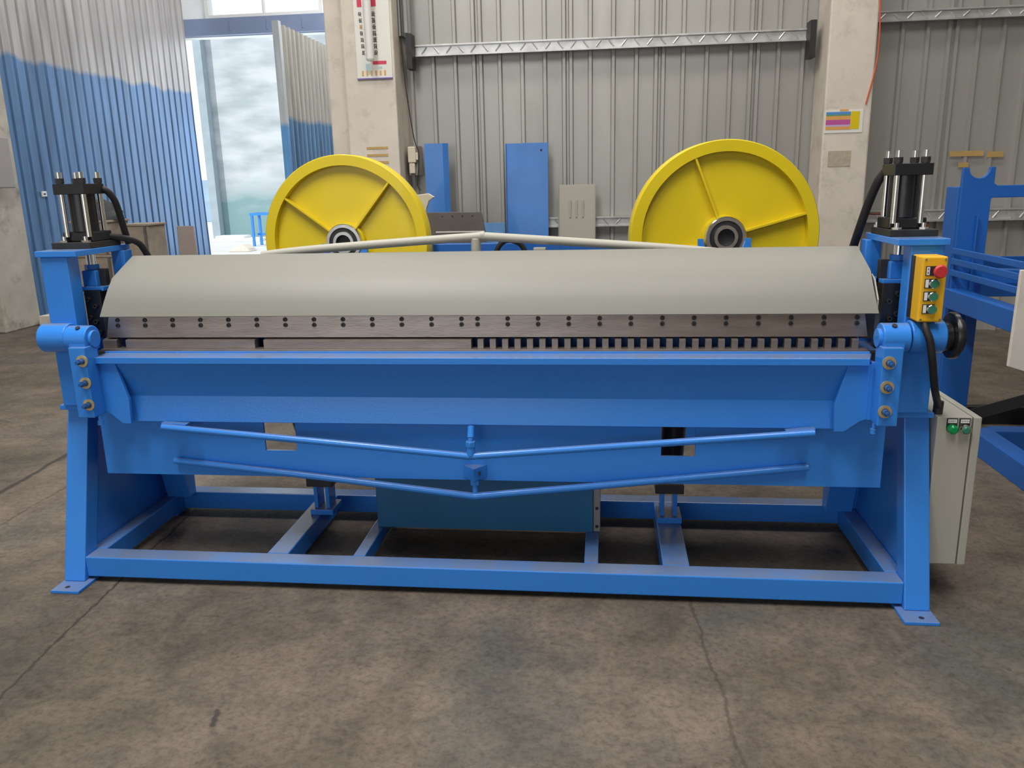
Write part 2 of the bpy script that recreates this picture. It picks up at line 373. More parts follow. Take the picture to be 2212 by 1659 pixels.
def rib_sheet(x0, x1, z0, z1, y, pitch, phase, dbl=4, h=0.03, wid=0.034):
    """flat sheet in the XZ plane with trapezoid ribs standing out towards -Y"""
    prof = [(x0, y)]; k = math.ceil((x0-phase)/pitch)
    while phase + k*pitch < x1-0.05:
        xc = phase + k*pitch
        if xc > x0+0.05:
            for c_ in ([xc] if k % dbl else [xc-0.031, xc+0.031]):
                prof += [(c_-wid/2-0.006, y), (c_-wid/2+0.004, y-h), (c_+wid/2-0.004, y-h), (c_+wid/2+0.006, y)]
        k += 1
    prof.append((x1, y)); m = MB(); n = len(prof)
    vs = [(a, b, z0) for a, b in prof] + [(a, b, z1) for a, b in prof] + [(a, b+0.004 if i in (0, n-1) else b+0.004, z0) for i, (a, b) in enumerate(prof)] + [(a, b+0.004, z1) for a, b in prof]
    fs = [(i, i+1, n+i+1, n+i) for i in range(n-1)] + [(2*n+i+1, 2*n+i, 3*n+i, 3*n+i+1) for i in range(n-1)]
    return m.add(vs, fs)
struct('wall_back', rib_sheet(-1.45, 7.0, 0, 6.5, 5.24, 0.205, 0.115, 4), GALV)
struct('wall_middle', MB().box(-1.86, -1.80, 5.25, 10.5, 0, 6.5), PLASTER)
# left wall: ribs run up, wall stands in the YZ plane
lw = MB(); prof = []; y = 5.72
while y < 10.05:
    prof += [(y, 0.0), (y+0.112, 0.0), (y+0.122, 0.018), (y+0.150, 0.018), (y+0.160, 0.0)]; y += 0.17
n = len(prof)
vs = []
for z in (0, 1.2, 2.4, 6.5):
    for i, (yy, dx) in enumerate(prof):
        flare = 0.02*max(0, (yy-9.2)/0.8)**2*max(0, 1-z/2.4)
        vs.append((-5.95-dx+flare, yy+flare*0.6, z))
fs = [(j*n+i, j*n+i+1, (j+1)*n+i+1, (j+1)*n+i) for j in range(3) for i in range(n-1)]
lw.add(vs, fs); struct('wall_left', lw, LEFTSHEET)
struct('wall_left', MB().box(-6.15, -6.02, -9, 6.0, 0, 6.5), PLASTER2).name = 'wall_left_rear'
struct('trim_1', MB().box(-6.35, -5.765, 5.15, 5.70, 0, 6.5), PLASTER2, bevel=0.012)      # stained pillar at the far left
# far gable: opening below the lintel, window above
struct('wall_far', MB().gridplate([-9, -6.7, -5.72, -3.88, -3.45, -1.8], [0, 3.72, 3.99, 5.4, 6.5], {(1,0),(2,0),(3,0),(2,2)}, 'Y', 10.50, 10.68), OUTWALL)
struct('trim_2', MB().box(-6.4, -3.35, 10.40, 10.52, 3.73, 3.975), LINTEL)
for xx in (-5.35, -4.75, -4.18):
    struct('trim_2_joint', MB().box(xx, xx+0.02, 10.392, 10.41, 3.78, 3.93), LINTEL)
wf = struct('window_1', MB().gridplate([-5.75, -5.69, -4.82, -4.79, -3.92, -3.86], [3.97, 4.03, 5.36, 5.42], {(1,1),(3,1)}, 'Y', 10.46, 10.52), WHITEP)
gm, gn, gp = base_mat('window_glass', 0.05); gp.inputs['Transmission Weight'].default_value = 1.0; gp.inputs['IOR'].default_value = 1.02; gp.inputs['Base Color'].default_value = (0.97, 0.98, 1, 1)
obj('pane', MB().box(-5.69, -3.92, 10.488, 10.492, 4.03, 5.36), gm, wf)
# columns
struct('trim_3', MB().box(-1.83, -1.372, 4.80, 5.26, 0, 6.5).box(-2.02, -1.83, 4.92, 5.26, 0, 6.5), PLASTER, bevel=0.015)
struct('trim_4', MB().box(2.275, 2.655, 4.80, 5.22, 0, 6.5), PLASTER, bevel=0.015)
# pale side leaf between doorway and column: a corrugated door leaf standing open
leaf = MB(); prof = []; y = 7.45
while y < 10.2:
    prof += [(y, 0.0), (y+0.06, 0.0), (y+0.075, 0.024), (y+0.12, 0.024), (y+0.135, 0.0)]; y += 0.15
n = len(prof); leaf.add([(-3.40+dx, yy, z) for z in (0.03, 3.30) for yy, dx in prof] + [(-3.425+dx, yy, z) for z in (0.03, 3.30) for yy, dx in prof],
         [(i, i+1, n+i+1, n+i) for i in range(n-1)] + [(2*n+i+1, 2*n+i, 3*n+i, 3*n+i+1) for i in range(n-1)])
d1 = struct('door_1', leaf, LEAFSHEET)
obj('edge_frame', MB().box(-3.47, -3.39, 7.38, 7.46, 0.02, 3.33), painted_sheet('leaf_frame_paint', 2.15, (0.14, 0.40, 0.85), (0.60, 0.66, 0.72), 0.03), d1)
obj('pull_handle', MB().tube([(-3.43,7.38,1.0),(-3.43,7.33,1.0),(-3.43,7.28,1.05),(-3.43,7.27,1.2),(-3.43,7.28,1.33),(-3.43,7.33,1.38),(-3.43,7.38,1.38)], 0.013), DARKST, d1)
# yard beyond the doorway
struct('wall_yard', MB().box(-10.42, 6, 20.0, 20.3, 0, 5.6), outwall_mat())
struct('trim_5', MB().box(-10.60, -10.38, 19.7, 19.95, 0, 8), paint('yard_post_paint', (0.30, 0.37, 0.42, 1), 0.8, var=0.1))
struct('wall_yard_left', MB().box(-30, -10.9, 32, 32.3, 0, 1.75), paint('yard_far_wall', (0.30, 0.42, 0.55, 1), 0.9))

# girts with pressed diagonal ridges (galvanised channels across the back wall)
def girt(name, x0, x1, z0, z1, step=0.112):
    m = MB().box(x0, x1, 5.135, 5.205, z0, z1).box(x0, x1, 5.118, 5.140, z1-0.008, z1+0.006).box(x0, x1, 5.118, 5.140, z0-0.006, z0+0.008)
    g = struct(name, m, GALVB)
    r = MB(); x = x0+0.06; k = 0
    while x < x1-0.09:
        a, b = (z1-0.016, z0+0.016) if k % 2 else (z0+0.016, z1-0.016)
        r.cyl((x, 5.133, a), (x+0.045, 5.133, b), 0.0075, 8); x += step; k += 1
    rr = obj('pressed_ridges', r, GALVB, g); return g
girt('trim_6', -1.256, 2.165, 2.545, 2.632)
girt('trim_7', 2.70, 6.8, 2.665, 2.742)
girt('trim_8', -0.40, 2.25, 1.005, 1.085)
girt('trim_9', 2.67, 6.8, 1.000, 1.095)
for nm, x0, z0, z1 in (('trim_10', -1.305, 2.42, 2.715), ('trim_11', 2.165, 2.385, 2.68)):
    struct(nm, MB().box(x0, x0+0.05, 4.98, 5.13, z0, z1), BLACKM)
struct('trim_12', MB().box(-1.365, -1.335, 5.0, 5.2, 2.7, 4.5).cyl((-1.30,5.0,2.72),(-1.30,5.0,3.4),0.018,12), CEIL)

# ================================================================= FOLDING MACHINE
FM = thing('folding_machine', 'long blue sheet metal folding machine with beige cover and steel clamping blades', 'machine', (0, 0.33, 0))
P = lambda name, mb, mat=BLUE, parent=FM, bevel=0.002: obj(name, mb, mat, parent, bevel)
# base rails
P('front_rail', MB().box(-1.463, 1.463, 0, 0.08, 0.023, 0.102), bevel=0.004)
P('rear_rail', MB().box(-1.463, 1.463, 0.66, 0.735, 0.023, 0.102), bevel=0.004)
for s in (-1, 1):
    P('side_rail', MB().box(s*1.425, s*1.485, 0.08, 0.66, 0.023, 0.102), bevel=0.004)
for x0, x1 in ((-0.785, -0.703), (0.674, 0.768)):
    P('cross_rail', MB().box(x0, x1, 0.08, 0.66, 0.023, 0.102), bevel=0.004)
for x0, x1 in ((-0.454, -0.409), (0.397, 0.447)):
    P('cross_rail', MB().box(x0, x1, 0.08, 0.66, 0.048, 0.102), bevel=0.003)
for s in (-1, 1):
    xi, xo = s*1.463, s*1.545
    # splayed legs
    P('leg', MB().hexa([(min(xi,xo),-0.022,0.012),(max(xi,xo),-0.022,0.012),(max(xi,xo),0.055,0.012),(min(xi,xo),0.055,0.012),
                        (min(xi,xo),0.150,0.645),(max(xi,xo),0.150,0.645),(max(xi,xo),0.222,0.645),(min(xi,xo),0.222,0.645)]), bevel=0.004)
    P('leg', MB().hexa([(min(xi,xo),0.66,0.012),(max(xi,xo),0.66,0.012),(max(xi,xo),0.74,0.012),(min(xi,xo),0.74,0.012),
                        (min(xi,xo),0.50,0.645),(max(xi,xo),0.50,0.645),(max(xi,xo),0.58,0.645),(min(xi,xo),0.58,0.645)]), bevel=0.004)
    # web of the rear leg, seen below the bed
    P('rear_gusset', MB().prism([(0.60,0.102),(0.66,0.102),(0.66,0.30),(0.56,0.40),(0.52,0.40)], 'X', s*1.36, s*1.463))
    P('side_panel', MB().prism([(0.03,0.03),(0.70,0.03),(0.54,0.645),(0.19,0.645)], 'X', s*1.486, s*1.494))
    for y0, y1 in ((-0.095, 0.075), (0.62, 0.77)):
        pl = P('foot_plate', MB().box(s*1.440, s*1.550, y0, y1, 0.0, 0.012))
        q = y0+0.03 if y0 < 0 else y1-0.03
        obj('bolt_hole', MB().cyl((s*1.502, q, 0.0118), (s*1.502, q, 0.0124), 0.009, 16), BLACKM, pl)
    P('mid_plate', MB().box(s*1.385, s*1.540, 0.100, 0.60, 0.645, 0.664), bevel=0.003)
    # upper frame
    P('front_post', MB().box(s*1.414, s*1.516, 0.090, 0.155, 0.664, 1.208), bevel=0.004)
    P('rear_post', MB().box(s*1.355, s*1.408, 0.345, 0.40, 0.664, 1.208), bevel=0.003)
    P('upright_web', MB().prism([(0.155,0.664),(0.50,0.664),(0.42,0.90),(0.40,0.93),(0.155,0.93)], 'X', s*1.462, s*1.470))
    P('top_plate', MB().prism([(s*1.3706,0.079),(s*1.5255,0.079),(s*1.5255,0.415),(s*1.3706,0.415)], 'Z', 1.208, 1.2285), bevel=0.002)
    # pivot bearing and swing arm
    P('pivot_bush', MB().cyl((s*1.418,0.062,0.925), (s*1.522,0.062,0.925), 0.052, 40), bevel=0.004)
    a = P('swing_arm', MB().box(s*1.322, s*1.383, -0.022, 0.052, 0.652, 0.905), bevel=0.003)
    ac = MB().cyl((s*1.328,0.042,0.925), (s*1.410,0.042,0.925), 0.047, 40)
    ac.box(s*1.330, s*1.392, -0.004, 0.08, 0.885, 0.930)
    P('arm_collar', ac, bevel=0.003)
    P('pivot_pin', MB().cyl((s*1.318,0.042,0.925), (s*1.330,0.042,0.925), 0.030, 32))
    obj('grub_hole', MB().cyl((s*1.362,0.018,0.966), (s*1.362,0.016,0.9695), 0.008, 16), BLACKM, a)
    for z in (0.858, 0.780, 0.701):
        xb = s*1.342 if s > 0 else s*1.335
        wsh = obj('washer', MB().lathe([(0.011,-0.004),(0.0205,-0.004),(0.0205,0.0),(0.011,0.0)], (xb,-0.0222,z), 'Y', 32), ZINC, a)
        obj('adjusting_bolt', MB().cyl((xb,-0.0222,z), (xb,-0.046,z), 0.0098, 24).cyl((xb,-0.046,z), (xb,-0.058,z), 0.0066, 6), paint('bolt_blue_black', (0.02,0.09,0.28,1), 0.35) if s*z == -0.858 else bpy.data.materials['bolt_blue_black'], a)
    obj('stop_screw', MB().cyl((s*1.325,0.012,0.652), (s*1.325,0.012,0.632), 0.006, 12).cyl((s*1.325,0.012,0.634), (s*1.325,0.012,0.618), 0.0105, 12), BLUE, a)
    # slide block that carries the clamping beam
    b = P('slide_block', MB().box(s*1.370, s*1.434, 0.185, 0.235, 0.900, 1.078), BLACK, bevel=0.002)
    P('guide_rail', MB().box(s*1.372, s*1.404, 0.235, 0.262, 0.85, 1.15), BLACKM)
    for xx, zz in ((1.418,1.045),(1.392,1.020),(1.418,0.978),(1.398,0.962),(1.388,0.922)):
        obj('cap_screw', MB().lathe([(0.004,-0.012),(0.0085,-0.012),(0.0085,0.0),(0.004,0.0)], (s*xx,0.186,zz), 'Y', 20), BLACKM, b)
    cl = P('lift_clevis', MB().box(s*1.397, s*1.452, 0.215, 0.285, 1.088, 1.146), bevel=0.004)
    obj('clevis_foot', MB().box(s*(1.372 if s > 0 else 1.362), s*1.456, 0.195, 0.295, 1.073, 1.089), BLUE, cl, 0.002)
    obj('lock_nut', MB().cyl((s*1.430,0.250,1.146), (s*1.430,0.250,1.166), 0.026, 6), BLUE, cl, 0.002)
    # hydraulic cylinder
    cx, cy = s*1.431, 0.250
    hc = obj('hydraulic_cylinder', MB().cyl((cx,cy,1.288), (cx,cy,1.424), 0.046, 40), BLACK, FM)
    obj('head_block', MB().box(s*1.376, s*1.494, 0.186, 0.310, 1.420, 1.4565), BLACK, hc, 0.002)
    obj('foot_block', MB().box(s*1.378, s*1.496, 0.205, 0.325, 1.250, 1.288), BLACK, hc, 0.006)
    obj('base_plate', MB().box(s*1.3735, s*1.522, 0.172, 0.365, 1.2285, 1.2510), BLACKM, hc, 0.002)
    obj('piston_rod', MB().cyl((cx,cy,1.164), (cx,cy,1.2285), 0.0165, 24), CHROME, hc)
    for xx in (1.3885, 1.4715):
        for yy in (0.199, 0.296):
            obj('tie_rod', MB().cyl((s*xx,yy,1.27), (s*xx,yy,1.497), 0.0090, 20), CHROME, hc)
            obj('rod_nut', MB().cyl((s*xx,yy,1.4565), (s*xx,yy,1.4600), 0.013, 20).cyl((s*xx,yy,1.4600), (s*xx,yy,1.4760), 0.0145, 6), BLACKM, hc)
    for xx in (1.398, 1.480):
        obj('hold_down_bolt', MB().cyl((s*xx,0.190,1.251), (s*xx,0.190,1.258), 0.016, 6).cyl((s*xx,0.190,1.258), (s*xx,0.190,1.272), 0.008, 12), CHROME, hc)
    obj('hold_down_bolt', MB().cyl((s*1.385,0.345,1.251), (s*1.385,0.345,1.258), 0.013, 6).cyl((s*1.385,0.345,1.258), (s*1.385,0.345,1.268), 0.007, 12), CHROME, hc)

def smooth_path(pts, k=6):
    P_ = [Vector(p) for p in pts]; out = []
    for i in range(len(P_)-1):
        p0 = P_[max(i-1,0)]; p1 = P_[i]; p2 = P_[i+1]; p3 = P_[min(i+2,len(P_)-1)]
        for j in range(k):
            t = j/k; out.append(0.5*((2*p1)+(p2-p0)*t+(2*p0-5*p1+4*p2-p3)*t*t+(3*p1-p0-3*p2+p3)*t**3))
    out.append(P_[-1]); return out
obj('hydraulic_hose', MB().tube(smooth_path([(-1.40,0.30,1.444),(-1.372,0.315,1.430),(-1.358,0.335,1.395),(-1.358,0.36,1.330),(-1.362,0.395,1.232)]), 0.0125), RUBBER, FM)
obj('hydraulic_hose', MB().tube(smooth_path([(-1.40,0.30,1.268),(-1.365,0.34,1.258),(-1.335,0.40,1.238),(-1.32,0.43,1.20),(-1.30,0.46,1.10),(-1.28,0.50,0.95)]), 0.0125), RUBBER, FM)
obj('hydraulic_hose', MB().tube(smooth_path([(1.388,0.315,1.432),(1.372,0.33,1.400),(1.357,0.36,1.330),(1.347,0.395,1.255),(1.342,0.44,1.180),(1.330,0.50,1.05),(1.30,0.56,0.85)]), 0.0145), RUBBER, FM)
obj('hydraulic_hose', MB().tube(smooth_path([(1.41,0.34,1.262),(1.42,0.425,1.225),(1.412,0.445,1.180),(1.392,0.46,1.120),(1.372,0.49,1.02),(1.35,0.54,0.85)]), 0.0145), RUBBER, FM)

# folding beam (apron) with its flat table edge
P('folding_beam', MB().prism([(0.050,0.8370),(0.050,0.832),(0.092,0.705),(0.080,0.612),(0.086,0.609),(0.099,0.703),(0.108,0.70),(0.075,0.8370)], 'X', -1.275, 1.255), bevel=0)
for s, xa, xb in ((-1, -1.325, -1.262), (1, 1.243, 1.312)):
    e = MB()
    xi, xo = (xb, xa) if s < 0 else (xa, xb)
    e.prism([(xi,0.837),(xo,0.837),(xo,0.655),(xo-s*0.018,0.650),(xi,0.612),(xi-s*0.03,0.612),(xi-s*0.035,0.70)], 'Y', 0.046, 0.060)
    P('beam_end_plate', e, bevel=0.001)
    P('beam_end_web', MB().box(xo, xo+s*0.012, 0.046, 0.15, 0.652, 0.845))
P('table_edge', MB().prism([(-1.333,0.034),(-1.326,0.026),(1.300,0.026),(1.330,0.110),(-1.330,0.110)], 'Z', 0.8375, 0.8600), bevel=0.0015)
P('blade_backing', MB().box(-1.335, 1.325, 0.108, 0.150, 0.835, 0.8655), BLUE)
# lower blade with its fingers
P('lower_blade_bar', MB().box(-1.350, 1.318, 0.112, 0.160, 0.8656, 0.8725), STEEL, bevel=0.0008)
def finger(x0, x1, name='blade_segment'):
    m = MB().hexa([(x0,0.128,0.8725),(x1,0.128,0.8725),(x1,0.165,0.8725),(x0,0.165,0.8725),(x0,0.128,0.9020),(x1,0.128,0.9020),(x1,0.175,0.912),(x0,0.175,0.912)])
    return P(name, m, STEEL, bevel=0.0008)
finger(-1.350, -1.297); finger(-1.262, -0.772); finger(-0.740, 0.0085)
f0 = finger(0.0085+0.0215, 0.0085+0.0428)
for k in range(1, 30): dup(f0, (k*0.0428, 0, 0))
# clamping plate with two rows of screws
cp = P('clamping_plate', MB().hexa([(-1.338,0.138,0.910),(1.322,0.138,0.910),(1.322,0.150,0.910),(-1.338,0.150,0.910),(-1.322,0.142,0.992),(1.308,0.142,0.992),(1.308,0.152,0.992),(-1.322,0.152,0.992)]), STEEL, bevel=0.001)
sc_x = [-1.2890, -1.1895, -1.0899]
pxs = [253,312,373,433,494,555,616,679,741,804,868,932,996,1029,1095,1160,1226,1293,1361,1430,1499,1569,1638,1709,1779,1852]
n13 = 13
left_x = [-1.289 + i*(1.289-0.025)/12 for i in range(13)]           # evenly pitched screws of the left plate
right_x = [0.031 + i*(1.285-0.031)/12 for i in range(13)]
mscrew = MB().lathe([(0.0036,0.0),(0.0074,0.0),(0.0082,0.004),(0.0036,0.004)], (0,0,0), 'Y', 16).cyl((0,0.003,0),(0,0.0035,0),0.0036,6)
scr0 = None
for xx in left_x + right_x:
    for zz, yy in ((0.974, 0.1366), (0.9545, 0.1356)):
        if scr0 is None:
            scr0 = obj('clamp_screw', MB().lathe([(0.0036,0.0),(0.0074,0.0),(0.0082,0.005),(0.0036,0.005)], (xx,yy,zz), 'Y', 16).cyl((xx,yy+0.003,zz),(xx,yy+0.005,zz),0.0038,6), BLACKM, cp)
            o0 = Vector((xx,yy,zz))
        else: dup(scr0, Vector((xx,yy,zz)) - o0)
# clamping beam behind the cover
P('clamping_beam', MB().prism([(0.155,0.915),(0.30,0.94),(0.42,1.02),(0.42,1.10),(0.33,1.155),(0.22,1.11),(0.160,1.0)], 'X', -1.325, 1.318), BLACKM)
P('beam_end_bracket', MB().box(1.305, 1.345, 0.16, 0.21, 0.90, 0.985), BLACKM); P('beam_end_bracket', MB().box(-1.352, -1.330, 0.155, 0.20, 0.90, 0.985), BLACKM)
# beige cover: one bent sheet, 2 mm thick
prof = [(0.1290,0.9885,1.348),(0.153,1.036,1.341),(0.184,1.080,1.338),(0.226,1.117,1.341),(0.36,1.184,1.333),(0.375,1.185,1.333)]
cv = MB(); vs = []
for t in (0, 0.003):
    for yy, zz, xx in prof: vs += [(-xx, yy+t*0.9, zz-t*0.6), (xx, yy+t*0.9, zz-t*0.6)]
m_ = len(prof)*2; fs = []
for i in range(len(prof)-1):
    a = 2*i; fs += [(a, a+1, a+3, a+2), (m_+a+2, m_+a+3, m_+a+1, m_+a), (a, a+2, m_+a+2, m_+a), (a+3, a+1, m_+a+1, m_+a+3)]
fs += [(1, 0, m_, m_+1), (m_-2, m_-1, 2*m_-1, 2*m_-2)]
cv.add(vs, fs, True); P('cover', cv, COVERP, bevel=0)
P('cover_end_cap', MB().prism([(0.150,0.995),(0.235,1.0),(0.235,1.105),(0.20,1.09),(0.150,1.03)], 'X', 1.3465, 1.3505), BEIGE, bevel=0)
P('beam_truss', MB().tube(smooth_path([(-0.84,0.42,1.176),(-0.6,0.42,1.198),(-0.022,0.42,1.233),(0.05,0.42,1.232),(0.6,0.42,1.190),(0.86,0.42,1.166)], 8), 0.0160), BEIGE)
P('truss_strut', MB().cyl((-0.010,0.42,1.10), (-0.010,0.42,1.228), 0.0185, 24), BEIGE)
P('truss_lug', MB().box(0.205, 0.250, 0.40, 0.43, 1.15, 1.192), BEIGE)

# bed beam with two windows
P('bed_front', MB().gridplate([-1.402,-0.768,-0.648,0.662,0.778,1.398], [0.392,0.493,0.600,0.800], {(1,1),(3,1)}, 'Y', 0.120, 0.130), bevel=0)
P('bed_return', MB().box(1.392, 1.400, 0.13, 0.30, 0.393, 0.80)); P('bed_return', MB().box(-1.404, -1.396, 0.13, 0.30, 0.393, 0.80))
P('bed_top', MB().box(-1.402, 1.398, 0.170, 0.86, 0.80, 0.855), BLUE)  # rear part extended out of sight to shade the floor under the machine
P('blade_holder', MB().box(-1.33, 1.30, 0.215, 0.235, 0.855, 0.93), BLUE_D)
P('bed_lip', MB().box(-1.390, 1.388, 0.145, 0.170, 0.78, 0.858), BLACKM)
# truss rods with adjusters
P('adjusting_rod', MB().tube(smooth_path([(-1.106,0.032,0.605),(-0.55,0.032,0.560),(-0.05,0.032,0.517),(0.006,0.032,0.513),(0.06,0.032,0.517),(0.6,0.032,0.564),(1.148,0.032,0.611)], 6), 0.0125))
P('rod_lug', MB().prism([(-1.118,0.592),(-1.045,0.590),(-1.02,0.612),(-1.118,0.616)], 'Y', 0.045, 0.072)); P('rod_lug', MB().prism([(1.155,0.600),(1.085,0.592),(1.06,0.612),(1.155,0.622)], 'Y', 0.045, 0.072))
P('adjuster_stud', MB().cyl((0.010,0.034,0.577), (0.010,0.055,0.614), 0.012, 16).cyl((0.010,0.032,0.563), (0.010,0.034,0.580), 0.0095, 16), BLUE)
P('adjuster_nut', MB().cyl((0.010,0.032,0.515), (0.010,0.032,0.553), 0.0145, 24).cyl((0.010,0.032,0.548), (0.010,0.032,0.568), 0.0185, 6), BLUE)
P('adjusting_rod', MB().tube(smooth_path([(-1.118,0.105,0.453),(-0.55,0.098,0.400),(-0.05,0.088,0.349),(0.007,0.088,0.344),(0.06,0.088,0.349),(0.6,0.098,0.405),(1.154,0.105,0.467)], 6), 0.0125))
w_ = P('adjuster_bracket', MB().prism([(-0.036,0.120),(0.010,0.066),(0.052,0.120)], 'Z', 0.404, 0.452))
obj('slot', MB().box(0.026, 0.032, 0.0825, 0.090, 0.424, 0.436), BLACKM, w_)
P('adjuster_nut', MB().cyl((0.010,0.095,0.384), (0.010,0.095,0.404), 0.0175, 6).cyl((0.010,0.092,0.350), (0.010,0.095,0.388), 0.010, 16), BLUE)

# folding cylinders under the bed and their trunnions
for s, x0 in ((-1, -0.700), (1, 0.722)):
    lc = obj('folding_cylinder', MB().cyl((x0, 0.47, 0.30), (x0-0.02*s*0, 0.30, 0.62), 0.046, 28), BLACK, FM)
    obj('cylinder_head', MB().box(x0-0.055, x0+0.055, 0.44, 0.52, 0.225, 0.262), BLACKM, lc, 0.003)
    obj('cylinder_gland', MB().box(x0-0.052, x0+0.052, 0.26, 0.36, 0.60, 0.66), BLACKM, lc, 0.003)
    for q in (-0.028, 0.022):
        P('trunnion_lug', MB().box(x0+q-0.006, x0+q+0.010, 0.46, 0.54, 0.125, 0.235))
    P('trunnion_plate', MB().box(x0-0.046, x0+0.050, 0.44, 0.56, 0.102, 0.125))
# hydraulic oil tank on the cross rails
tk = P('oil_tank', MB().box(-0.430, 0.425, 0.335, 0.60, 0.1025, 0.325), TEAL, bevel=0.003)
obj('tank_flange', MB().box(0.425, 0.452, 0.345, 0.60, 0.1025, 0.330), GREYB, tk, 0.002)
for zz in (0.125, 0.20, 0.285):
    obj('flange_bolt', MB().cyl((0.439,0.345,zz), (0.439,0.338,zz), 0.006, 6), BLACKM, tk)

P('cam_hub', MB().cyl((1.522,0.062,0.925), (1.543,0.062,0.925), 0.046, 32), BLACK)
P('cam_disc', MB().lathe([(0.015,0.0),(0.071,0.0),(0.074,0.004),(0.074,0.016),(0.015,0.019)], (1.543,0.062,0.928), 'X', 48).lathe([(0.015,0.019),(0.056,0.019),(0.056,0.030),(0.015,0.030)], (1.543,0.062,0.928), 'X', 48), BLACK, bevel=0)
# electrical cabinet hung on the right end frame
cb = P('electrical_cabinet', MB().box(1.552, 1.660, 0.100, 0.480, 0.126, 0.650), BEIGE, bevel=0.003)
obj('cabinet_door', MB().box(1.6635, 1.688, 0.096, 0.482, 0.126, 0.650), BEIGE, cb, 0.003)
for k, (xx, mt) in enumerate(((1.597, GREENL), (1.636, GREENB))):
    lp = obj('legend_plate', MB().prism([(xx-0.0165,0.646),(xx+0.0165,0.646),(xx+0.0165,0.612)] + [(xx+0.0165*math.cos(t), 0.612-0.0165*math.sin(t)) for t in [PI*j/8 for j in range(1,8)]] + [(xx-0.0165,0.612)], 'Y', 0.0965, 0.100), BLACKM, cb)
    obj('indicator_lamp' if k == 0 else 'push_button', MB().cyl((xx,0.098,0.6115), (xx,0.080,0.6115), 0.0155, 28).cyl((xx,0.080,0.6115),(xx,0.074,0.6115),0.0155,28,0.009), mt, cb)
    lc_ = obj('legend_strip', MB().box(xx-0.0135, xx+0.0135, 0.0945, 0.0968, 0.631, 0.643), WHITEP, cb)
    if k: obj('button_ring', MB().lathe([(0.0140,-0.018),(0.0162,-0.018),(0.0162,0.0),(0.0140,0.0)], (xx,0.0965,0.6115), 'Y', 28), CHROME, cb)
    sm = MB()
    for q in range(4 if k == 0 else 5): sm.box(xx-0.010+q*0.0052, xx-0.0082+q*0.0052, 0.0941, 0.0946, 0.6345+0.001*(q % 2), 0.6395)
    obj('legend_print', sm, INK, cb)
# yellow push button station on the right post
pb = P('control_box', MB().box(1.4205, 1.494, 0.002, 0.090, 0.981, 1.181), YELLOWB, bevel=0.005)
obj('rear_shell', MB().box(1.418, 1.450, 0.060, 0.090, 0.985, 1.178), BLACKM, pb, 0.002)
for xx in (1.430, 1.486):
    for zz in (0.989, 1.173):
        obj('lid_screw', MB().cyl((xx,0.002,zz), (xx,-0.0005,zz), 0.0032, 12), CHROME, pb)
for k, zz in enumerate((1.138, 1.100, 1.061, 1.022)):
    obj('legend_plate', MB().box(1.4315, 1.466, -0.0005, 0.002, zz-0.0145, zz+0.0145), BLACKM, pb)
    st = obj('legend_strip', MB().box(1.4335, 1.4425, -0.002, -0.0004, zz-0.012, zz+0.012), WHITEP, pb)
    if k == 0:
        obj('emergency_stop', MB().cyl((1.4655,0.002,zz), (1.4655,-0.014,zz), 0.012, 24).cyl((1.4655,-0.014,zz), (1.4655,-0.022,zz), 0.0175, 40, 0.0205).cyl((1.4655,-0.022,zz),(1.4655,-0.030,zz),0.0205,40,0.0165), REDP, pb)
        obj('legend_print', MB().box(1.4365,1.4395,-0.0024,-0.0019,zz-0.008,zz-0.003).box(1.4365,1.4395,-0.0024,-0.0019,zz+0.003,zz+0.008), INK, pb)
    else:
        obj('push_button', MB().cyl((1.4575,0.0,zz), (1.4575,-0.0125,zz), 0.0125, 32), GREENB, pb)
        obj('button_ring', MB().lathe([(0.0124,-0.011),(0.0143,-0.009),(0.0143,0.0),(0.0124,0.0)], (1.4575,-0.0005,zz), 'Y', 24), CHROME, pb)
P('control_cable', MB().tube(smooth_path([(1.447,0.02,0.984),(1.450,0.0,0.955),(1.462,-0.008,0.92),(1.479,0.000,0.85),(1.506,0.035,0.765),(1.545,0.105,0.705),(1.565,0.14,0.672)]), 0.0115), RUBBER)
P('cable_gland', MB().cyl((1.565,0.140,0.650), (1.565,0.138,0.694), 0.0155, 16), BLACKM)

